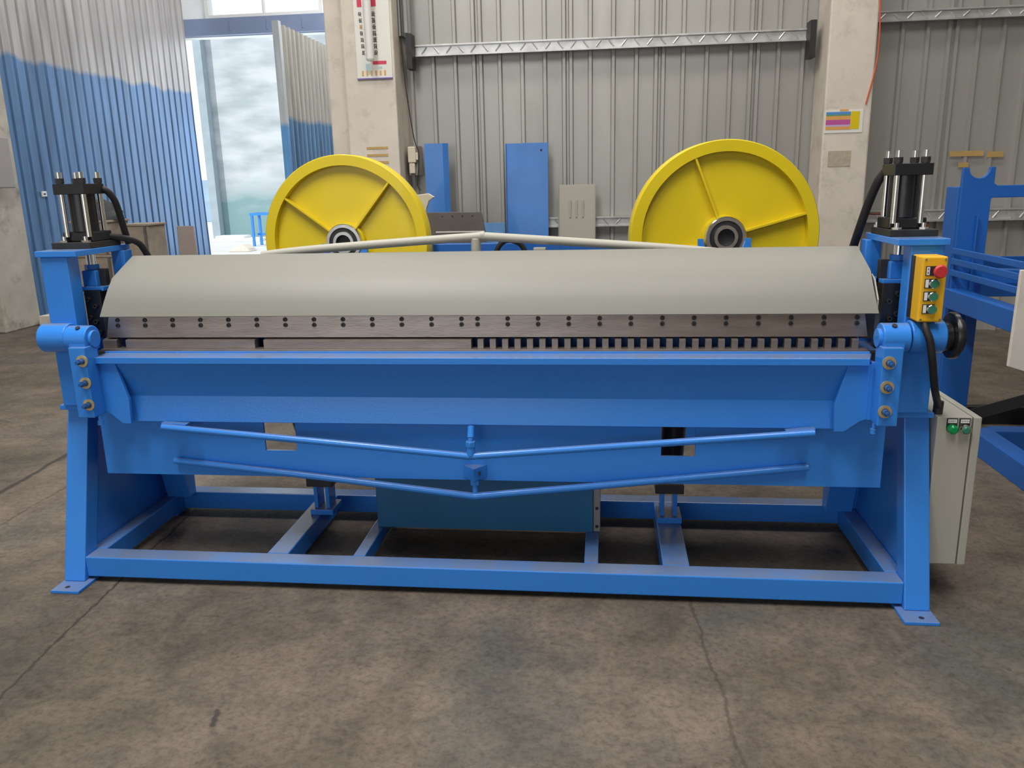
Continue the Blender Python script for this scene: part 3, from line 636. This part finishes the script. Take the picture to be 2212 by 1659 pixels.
# ================================================================= YELLOW WHEELS AND THEIR STAND
def yellow_wheel(label, loc, rz, tilt, phases):
    r = local(thing('cable_flywheel', label, 'wheel', loc, (0, 0, rz), 'yellow spoked wheels'))
    L = lambda nm, mb, mt, b=0.0: obj(nm, mb, mt, r, b, (0,0,0))
    L('rim', MB().lathe([(0.463,-0.055),(0.522,-0.055),(0.527,-0.048),(0.527,0.052),(0.515,0.058),(0.463,0.05)], (0,0,0), 'Y', 96), YELLOW)
    L('web_disc', MB().lathe([(0.085,-0.005),(0.466,-0.005),(0.466,0.006),(0.085,0.006)], (0,0,0), 'Y', 96), YELLOW)
    for a in phases:
        c, s_ = math.cos(a), math.sin(a); p = lambda rr, w, y_: (c*rr - s_*w, y_, s_*rr + c*w)
        t = 0.006
        L('rib', MB().hexa([p(0.10,-t,-0.052),p(0.467,-t,-0.052),p(0.467,-t,-0.004),p(0.10,-t,-0.004),p(0.10,t,-0.052),p(0.467,t,-0.052),p(0.467,t,-0.004),p(0.10,t,-0.004)]), YELLOW, 0.001)
    L('hub', MB().lathe([(0.085,-0.045),(0.120,-0.042),(0.125,0.03),(0.085,0.03)], (0,0,0), 'Y', 48), YELLOW)
    b = L('bearing', MB().lathe([(0.092,-0.085),(0.110,-0.085),(0.114,-0.081),(0.114,0.0),(0.092,0.0)], (0,0,0), 'Y', 48), CHROME)
    WL[b.name] = Vector((0,0,0))
    obj('bearing_seal', MB().lathe([(0.068,-0.080),(0.093,-0.080),(0.093,-0.02),(0.068,-0.02)], (0,0,0), 'Y', 48), BLACKM, b, 0, (0,0,0))
    obj('inner_race', MB().lathe([(0.048,-0.088),(0.066,-0.088),(0.069,-0.083),(0.069,0.0),(0.048,0.0)], (0,0,0), 'Y', 48), CHROME, b, 0, (0,0,0))
    obj('shaft_bore', MB().cyl((0,-0.052,0),(0,-0.04,0),0.050,32), BLACKM, b, 0, (0,0,0))
    return r
yellow_wheel('left yellow spoked wheel, in front of the poster column', (-1.137, 2.42, 1.083), -0.05, 0, [math.radians(a) for a in (144, 50, 235, 320)])
yellow_wheel('right yellow spoked wheel, in front of the ribbed wall and right column', (1.123, 2.17, 1.098), 0.10, 0, [math.radians(a) for a in (112, 15, 200, 290)])
ST = thing('wheel_stand', 'blue steel stand behind the machine that carries both yellow wheels', 'stand', (0, 2.5, 0))
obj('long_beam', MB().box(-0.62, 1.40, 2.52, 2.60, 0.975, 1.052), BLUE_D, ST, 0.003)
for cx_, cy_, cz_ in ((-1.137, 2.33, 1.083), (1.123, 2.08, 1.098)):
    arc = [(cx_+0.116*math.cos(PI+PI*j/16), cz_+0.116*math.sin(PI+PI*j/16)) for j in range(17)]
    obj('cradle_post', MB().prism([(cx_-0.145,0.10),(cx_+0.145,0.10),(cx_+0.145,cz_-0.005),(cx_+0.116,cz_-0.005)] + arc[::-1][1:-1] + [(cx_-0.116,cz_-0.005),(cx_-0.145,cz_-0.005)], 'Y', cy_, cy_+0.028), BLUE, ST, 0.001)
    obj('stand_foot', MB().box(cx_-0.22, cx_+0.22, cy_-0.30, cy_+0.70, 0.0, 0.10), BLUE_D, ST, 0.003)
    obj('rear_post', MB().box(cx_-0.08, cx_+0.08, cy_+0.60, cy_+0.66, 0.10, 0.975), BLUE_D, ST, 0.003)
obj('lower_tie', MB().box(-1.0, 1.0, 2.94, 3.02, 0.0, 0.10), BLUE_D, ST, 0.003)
tag(obj('black_hose_loop', MB().tube(smooth_path([(-0.20,2.30,0.90),(-0.185,2.30,1.02),(-0.145,2.30,1.075),(-0.095,2.30,1.085),(-0.04,2.31,1.06),(-0.01,2.32,1.00),(0.0,2.33,0.90)]), 0.016), RUBBER), 'black rubber hose loop hanging over the blue beam behind the beige strut', 'hose')
obj('ragged_piece', MB().prism([(-0.83,1.350),(-0.738,1.360),(-0.697,1.335),(-0.735,1.310),(-0.755,1.26),(-0.775,1.15),(-0.775,0.10),(-0.805,0.10),(-0.81,1.28),(-0.85,1.30)], 'Y', 3.00, 3.03), CREAM, ST, 0.004)  # unidentified yellowish ragged piece behind the wheel; its post is added

# ================================================================= THINGS AGAINST THE BACK WALL
def tray(name, label, cat, x0, x1, z1, mat, y_top=5.10, y_bot=4.86, lip=0.03, lip_side='both', group=None, z0=0.0):
    """folded sheet panel leaning on the wall"""
    def yy(z): return y_bot + (y_top-y_bot)*(z-z0)/(z1-z0)
    m = MB(); t = 0.004
    def slab(xa, xb, ya, yb):
        m.hexa([(xa,yy(z0)+ya,z0),(xb,yy(z0)+ya,z0),(xb,yy(z0)+yb,z0),(xa,yy(z0)+yb,z0),(xa,yy(z1)+ya,z1),(xb,yy(z1)+ya,z1),(xb,yy(z1)+yb,z1),(xa,yy(z1)+yb,z1)])
    slab(x0, x1, -t, 0)
    if lip_side in ('both', 'left'): slab(x0, x0+t, -lip, -t)
    if lip_side in ('both', 'right'): slab(x1-t, x1, -lip, -t)
    return tag(obj(name, m, mat, bevel=0.001), label, cat, group)
b1 = tag(obj('folded_panel', MB().prism([(-1.186,4.99),(-1.015,4.99),(-0.968,5.02),(-0.970,5.026),(-1.016,4.995),(-1.186,4.995)], 'Z', 0.0, 1.775), BLUE2), 'narrow blue folded steel panel leaning beside the column and switch box', 'panel', 'blue steel panels on the back wall')
tray('folded_panel', 'wide glossy blue steel panel with one hole near its top right corner', 'panel', -0.447, -0.060, 1.760, BLUE2, 5.09, 4.98, 0.028, 'left', 'blue steel panels on the back wall')
obj('hole', MB().cyl((-0.122,5.0780,1.695), (-0.122,5.0808,1.695), 0.010, 16), BLACKM, bpy.data.objects['folded_panel.001'])
vp = tray('vented_panel', 'grey folded panel with three vertical louvre slots against the back wall', 'panel', 0.030, 0.372, 1.383, BEIGE, 5.10, 5.02, 0.02, 'both')
for k in range(3):
    xx = 0.135 + k*0.058
    obj('louvre', MB().box(xx, xx+0.012, 5.072, 5.082, 1.09, 1.245).box(xx-0.002, xx, 5.070, 5.082, 1.09, 1.24), BEIGE, vp)
dp = tag(obj('dark_plate', MB().prism([(-1.16,0.0),(-0.60,0.0),(-0.600,0.99),(-0.632,1.155),(-0.645,1.168),(-1.16,1.172)], 'Y', 4.70, 4.73), DARKST, bevel=0.002), 'dark grey steel plate with four small holes and a pale stripe', 'plate')
for xx in (-0.985, -0.895, -0.805, -0.713): obj('hole', MB().cyl((xx,4.6995,1.135), (xx,4.698,1.135), 0.007, 12), BLACKM, dp)
obj('pale_stripe', MB().box(-1.05, -0.612, 4.697, 4.700, 0.992, 1.003), WHITEP, dp)
tray('blue_tray', 'small pale blue folded tray between the dark plate and wide blue panel', 'tray', -0.680, -0.462, 1.055, PALEBLUE, 5.05, 4.97, 0.03, 'both')
sb = tag(obj('switch_box', MB().box(-1.335, -1.262, 4.96, 5.02, 1.610, 1.752), CREAM, bevel=0.008), 'cream plastic switch box beside the poster column with loose cables', 'switch')
obj('lower_socket', MB().box(-1.328, -1.275, 4.965, 5.01, 1.515, 1.607), CREAM, sb, 0.006)
obj('side_knob', MB().box(-1.262, -1.243, 4.97, 5.01, 1.635, 1.70), CREAM, sb, 0.003)
obj('mounting_board', MB().box(-1.338, -1.255, 5.02, 5.21, 1.50, 1.76), GREYB, sb)
tag(obj('wall_cable', MB().tube(smooth_path([(-1.345,4.98,3.9),(-1.340,4.98,2.9),(-1.335,4.98,2.4),(-1.29,4.98,1.95),(-1.262,4.98,1.78),(-1.235,4.98,1.70),(-1.245,4.98,1.55),(-1.262,4.98,1.42),(-1.235,4.98,1.36)]), 0.0045), RUBBER), 'thin black cable running down the column edge into the switch box', 'cable')
tag(obj('orange_cable', MB().tube(smooth_path([(2.52,4.70,3.9),(2.628,4.78,2.95),(2.655,4.785,2.70),(2.668,4.79,2.45),(2.655,4.79,2.25),(2.60,4.785,1.98)]), 0.006), CABLEO), 'orange cable hanging down the right column edge', 'cable')
tag(obj('brown_hose', MB().tube(smooth_path([(2.70,5.09,1.09),(2.85,5.08,1.07),(3.1,5.06,1.075),(3.22,5.05,1.02),(3.30,5.04,0.92),(3.33,5.03,0.70),(3.33,5.03,0.1)]), 0.009), paint('brown_hose_rubber', (0.16,0.05,0.03,1), 0.5)), 'brown cable draped along the lower girt right of the column', 'cable')
# writing, notices and tape
po = local(thing('wall_poster', 'tall paper poster with red blocks and black characters on the left column', 'poster', (-1.55, 4.793, 2.325)))
Q = lambda nm, mb, mt: obj(nm, mb, mt, po, 0, (-1.55,4.793,2.325)) 
def pobj(nm, mb, mt):
    o = obj(nm, mb, mt, None, 0, (-1.55,4.793,2.325)); o.parent = po; o.location = (0,0,0); return o
pobj('sheet', MB().box(-1.705, -1.392, 4.790, 4.796, 2.325, 3.35), PAPER)
pobj('bottom_bar', MB().box(-1.708, -1.391, 4.782, 4.792, 2.322, 2.332), PPURPLE)
pobj('red_block', MB().box(-1.672, -1.632, 4.7885, 4.790, 2.91, 3.10), PRED)
pobj('red_block', MB().box(-1.555, -1.505, 4.7885, 4.790, 2.91, 3.10), PRED)
pobj('red_block', MB().box(-1.562, -1.440, 4.7885, 4.790, 2.442, 2.470), PRED)
def glyph(x, z, h, seed, mb):
    R = random.Random(seed)
    for k in range(3): zz = z - h*(0.18+0.3*k); mb.box(x+R.uniform(0,.008), x+h*0.8-R.uniform(0,.008), 4.7878, 4.7892, zz, zz+0.004)
    for k in range(2): xx = x + h*(0.2+0.35*k)+R.uniform(-.003,.003); mb.box(xx, xx+0.004, 4.7878, 4.7892, z-h*R.uniform(.8,.95), z-R.uniform(0,.008))
    xa = x+h*0.4; mb.hexa([(xa,4.7878,z-h*.5),(xa+.004,4.7878,z-h*.5),(xa+.004,4.7892,z-h*.5),(xa,4.7892,z-h*.5),(x+h*.75,4.7878,z-h*.98),(x+h*.78,4.7878,z-h*.98),(x+h*.78,4.7892,z-h*.98),(x+h*.75,4.7892,z-h*.98)])
for k in range(7):
    g_ = MB(); glyph(-1.552+0.001*k, 2.872-0.052*k, 0.045, k, g_); pobj('character', g_, INK)
    g_ = MB(); glyph(-1.668+0.002*k, 2.872-0.052*k, 0.040, 40+k, g_); pobj('character', g_, INK if k != 2 else PORANGE)
for k in range(6): pobj('orange_figure', MB().box(-1.664+0.040*k, -1.649+0.040*k, 4.7880, 4.790, 2.350, 2.392), PORANGE)
pobj('pale_wash', MB().box(-1.625, -1.585, 4.789, 4.790, 2.36, 2.45).box(-1.51,-1.48,4.789,4.790,2.405,2.425), PPALE)
wp = tag(obj('hanging_pipe', MB().cyl((-1.548,4.66,2.47), (-1.552,4.66,4.6), 0.034, 28).cyl((-1.548,4.66,2.455), (-1.548,4.66,2.47), 0.028, 28, 0.034), WHITEP), 'white vertical pipe hanging in front of the column poster', 'pipe')
for k, (za, zb) in enumerate(((1.738,1.752),(1.675,1.690),(1.612,1.628))):
    tag(obj('tape_strip', MB().box(-1.668, -1.472, 4.7968, 4.7995, za-0.006, zb), TAPE), ('top', 'middle', 'lowest')[k] + ' of three brown tape strips on the left column', 'tape', 'tape strips on the left column')
cc = local(thing('colour_chart', 'laminated notice with blue, magenta and yellow bands on the right column', 'notice', (2.42, 4.797, 1.76)))
def cobj(nm, mb, mt):
    o = obj(nm, mb, mt, None, 0, (2.42,4.797,1.76)); o.parent = cc; o.location = (0,0,0); return o
cobj('sheet', MB().box(2.285, 2.590, 4.7950, 4.7998, 1.757, 1.940), PAPER)
for nm, x0, x1, z0, z1, mt in (('blue_band',2.292,2.490,1.905,1.925,PBLUE),('green_band',2.292,2.490,1.892,1.905,PGREEN),('orange_band',2.292,2.490,1.862,1.892,PORANGE),('magenta_band',2.292,2.490,1.822,1.862,PPINK),('lilac_band',2.292,2.490,1.808,1.822,LILAC),('orange_band',2.292,2.490,1.782,1.808,PORANGE),('yellow_band',2.492,2.562,1.785,1.926,YELLOW),('orange_tab',2.40,2.47,1.930,1.944,PORANGE)):
    cobj(nm, MB().box(x0, x1, 4.7935, 4.7949, z0, z1), mt)
tag(obj('paper_remnant', MB().box(2.330, 2.515, 4.7965, 4.7995, 1.484, 1.612), paint('old_paper', (0.44,0.38,0.30,1), 0.9, var=0.12, scale=30)), 'torn faded brown paper below the colour notice on the column', 'paper')
for (xa, xb, za, zb, lab) in ((3.462,3.745,1.548,1.592,'long brown tape strip on the ribbed wall, right of the cylinder'),(3.775,3.91,1.535,1.582,'short brown tape piece at the right on the ribbed wall'),(3.545,3.628,1.455,1.495,'small brown tape scrap above the blue cradle post')):
    tag(obj('tape_strip', MB().box(xa, xb, 5.206, 5.2085, za, zb), TAPE), lab, 'tape', 'tape pieces on the ribbed wall')

# ================================================================= LEFT SIDE OF THE SHOP
gb = tag(obj('grey_box', MB().box(-5.98, -5.585, 5.08, 5.42, 1.475, 1.975), GREYB, bevel=0.01), 'grey steel box mounted on the stained pillar at far left', 'box')
obj('box_latch', MB().cyl((-5.80,5.2,1.43),(-5.80,5.2,1.475),0.014,12), DARKST, gb)
tag(obj('concrete_block', MB().hexa([(-5.74,5.62,0),(-5.52,5.60,0),(-5.50,5.78,0),(-5.72,5.80,0),(-5.735,5.625,0.105),(-5.525,5.60,0.11),(-5.505,5.775,0.11),(-5.72,5.795,0.105)]), PLASTER, bevel=0.01), 'rough pale concrete block on the floor beside the left pillar', 'block')
ws_ = tag(obj('wall_socket', MB().box(-5.948, -5.93, 6.28, 6.36, 1.375, 1.435), WHITEP, bevel=0.003), 'small white wall socket on the blue corrugated left wall', 'socket')
obj('socket_slot', MB().box(-5.931, -5.9285, 6.30, 6.34, 1.395, 1.412), BLACKM, ws_)
boxes = [(-5.10,-4.62,5.35,5.80,0.0,0.40),(-5.08,-4.60,5.36,5.78,0.402,0.78),(-5.02,-4.62,5.38,5.76,0.782,1.13),(-4.55,-4.18,5.45,5.85,0.0,0.36),(-4.54,-4.20,5.46,5.84,0.362,0.72),(-4.53,-4.23,5.47,5.80,0.722,1.085)]
labs = ['lowest crate of the left dusty stack behind the left cylinder','middle crate of the left dusty stack behind the left cylinder','topmost crate of the left dusty stack, under the dark sack','lowest crate of the right dusty stack by the blue wall','middle crate of the right dusty stack by the blue wall','topmost crate of the right dusty stack, open corner visible']
for (x0,x1,y0,y1,z0,z1), lb in zip(boxes, labs):
    c_ = tag(obj('wooden_crate', MB().box(x0,x1,y0,y1,z0,z1-0.022), WOOD, bevel=0.006), lb, 'crate', 'dusty crates by the left wall')
    obj('crate_lid', MB().box(x0-0.012,x1+0.012,y0-0.012,y1+0.012,z1-0.022,z1), WOOD, c_, 0.004)
    obj('corner_strap', MB().box(x1-0.05,x1-0.025,y0-0.014,y0-0.001,z0,z1-0.02), DARKST, c_)
sk = MB(); nn, mm = 16, 8; R = random.Random(3); vs = []
for j in range(mm+1):
    ph = PI*j/mm/2
    for i in range(nn):
        t = 2*PI*i/nn; k = 1+R.uniform(-.13,.13)
        vs.append((-4.80+0.23*math.cos(t)*math.cos(ph*0.98)*k, 5.58+0.17*math.sin(t)*math.cos(ph*0.98)*k, 1.131+0.20*math.sin(ph)*(1+0.1*R.uniform(-1,1))))
sk.add(vs, [(j*nn+i, j*nn+(i+1)%nn, (j+1)*nn+(i+1)%nn, (j+1)*nn+i) for j in range(mm) for i in range(nn)], True)
sk.f.append(list(range(nn-1,-1,-1))); sk.sm.append(False)
tag(obj('dark_sack', sk, SACK), 'dark crumpled sack lying on top of the dusty crates', 'sack')
tag(obj('leaning_board', MB().hexa([(-4.72,6.90,0),(-4.46,6.90,0),(-4.46,6.93,0),(-4.72,6.93,0),(-5.03,7.50,0.96),(-4.80,7.50,0.96),(-4.80,7.53,0.96),(-5.03,7.53,0.96)]), REDISH, bevel=0.01), 'pale brown board leaning near the end of the blue left wall', 'board')
# yard objects
yt = thing('steel_trestle', 'blue steel trestle standing in the sunlit yard beyond the doorway', 'trestle', (-7.6, 17.2, -0.012))
obj('top_bar', MB().box(-8.27, -6.9, 17.0, 17.06, 0.74, 0.80).box(-8.27,-6.9,17.44,17.5,0.74,0.80).box(-8.27,-8.2,17.06,17.44,0.74,0.80), BLUE, yt)
for xx in (-8.25, -7.55, -6.95):
    for y_ in (17.0, 17.44): obj('leg', MB().box(xx, xx+0.055, y_, y_+0.055, -0.012, 0.74), BLUE, yt)
obj('shelf_bar', MB().box(-8.2, -6.95, 17.2, 17.24, 0.25, 0.30), BLUE, yt)
tag(obj('rubble_pile', MB().prism([(-8.15,-0.012),(-7.6,-0.012),(-7.65,0.06),(-7.8,0.16),(-7.9,0.08),(-8.0,0.10)], 'Y', 15.35, 15.75), PLASTER, bevel=0.02), 'small heap of pale rubble on the yard floor by the doorway', 'rubble')
tag(obj('white_slab', MB().box(-10.3, -8.9, 18.9, 19.6, -0.012, 0.06).box(-10.2,-9.4,19.0,19.5,0.06,0.13), OUTWALL, bevel=0.01), 'white slabs stacked at the foot of the leaning yard post', 'slab')

# ================================================================= RIGHT SIDE: BLUE FRAME WITH CRADLE
BF = thing('cradle_rack', 'tall blue machine frame with a half round cradle, right of the control box', 'frame', (2.9, 1.8, 0))
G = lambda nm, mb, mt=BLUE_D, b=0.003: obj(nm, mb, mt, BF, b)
cxr, czr, rr_ = 2.400, 1.443, 0.052
arc = [(cxr+rr_*math.cos(PI+PI*j/20), czr+rr_*1.05*math.sin(PI+PI*j/20)) for j in range(21)]
G('cradle_post', MB().prism([(2.315,0.10),(2.470,0.10),(2.470,1.283),(2.480,1.288),(3.30,1.288),(3.30,1.350),(2.495,1.350),(2.478,1.362),(2.478,1.445),(2.452,1.445)] + arc[::-1][1:] + [(2.318,1.443)], 'Y', 2.02, 2.045), BLUE_D)
G('post_box', MB().box(2.312, 2.40, 2.045, 2.20, 0.10, 1.345), BLUE_D)
G('post_web', MB().box(2.400, 2.408, 1.99, 2.02, 0.55, 1.20), BLUE_D)
for z0, dy in ((1.000, 0), (0.945, 0.0), (0.885, 0.0)):
    G('slat', MB().box(2.302, 2.314, 1.215, 2.02, z0, z0+0.032), BLUE_D)
    G('slat_far', MB().box(2.75, 2.765, 0.9, 2.03, z0+0.01, z0+0.04), BLUE_D) if dy == 0 and z0 > 0.9 else None
G('side_beam', MB().box(2.285, 2.37, 1.209, 2.019, 0.715, 0.815), BLUE_D)
G('diagonal_beam', MB().hexa([(2.42,1.90,0.86),(3.6,1.90,0.80),(3.6,1.98,0.80),(2.42,1.98,0.86),(2.42,1.90,0.93),(3.6,1.90,0.88),(3.6,1.98,0.88),(2.42,1.98,0.93)]), BLUE_D)
G('shade_deck', MB().box(2.35, 3.6, 1.215, 2.02, 0.690, 0.705))  # plate added to shade the floor; also fills the dark blue between slats
G('rear_panel', MB().box(2.45, 3.6, 2.35, 2.37, 0.72, 0.95), BLUE_D)
G('base_rail', MB().box(2.372, 2.475, 0.2, 1.75, 0.0, 0.115), BLUE_D)
G('base_rail', MB().box(2.475, 3.6, 1.68, 1.78, 0.0, 0.115), BLUE_D)
G('front_post', MB().prism([(2.335,0.115),(2.475,0.115),(2.44,0.20),(2.43,0.30),(2.43,0.72),(2.375,0.72),(2.375,0.28)], 'Y', 1.02, 1.06), BLUE_D)
G('front_post', MB().prism([(2.375,0.115),(2.475,0.115),(2.46,0.72),(2.39,0.72)], 'Y', 1.06, 1.14), BLUE_D)
tag(obj('grey_guard_panel', MB().hexa([(2.263,1.185,0.572),(2.348,1.185,0.545),(2.348,1.205,0.545),(2.263,1.205,0.572),(2.267,1.185,1.003),(2.395,1.185,1.003),(2.395,1.205,1.003),(2.267,1.205,1.003)]), PLASTER, bevel=0.003), 'pale grey sheet guard at the right edge, hung on the blue frame', 'panel')
tag(obj('black_strap', MB().hexa([(2.02,0.99,0.42),(2.02,0.99,0.365),(2.03,1.00,0.365),(2.03,1.00,0.42),(2.62,0.98,0.62),(2.62,0.98,0.565),(2.63,0.99,0.565),(2.63,0.99,0.62)]), RUBBER), 'black strap running up to the right edge, in front of the blue frame', 'strap')
tag(obj('black_bar', MB().box(1.80, 3.3, 2.20, 2.26, 0.0, 0.10), BLACKM), 'black steel bar lying on the shaded floor under the blue frame', 'bar')
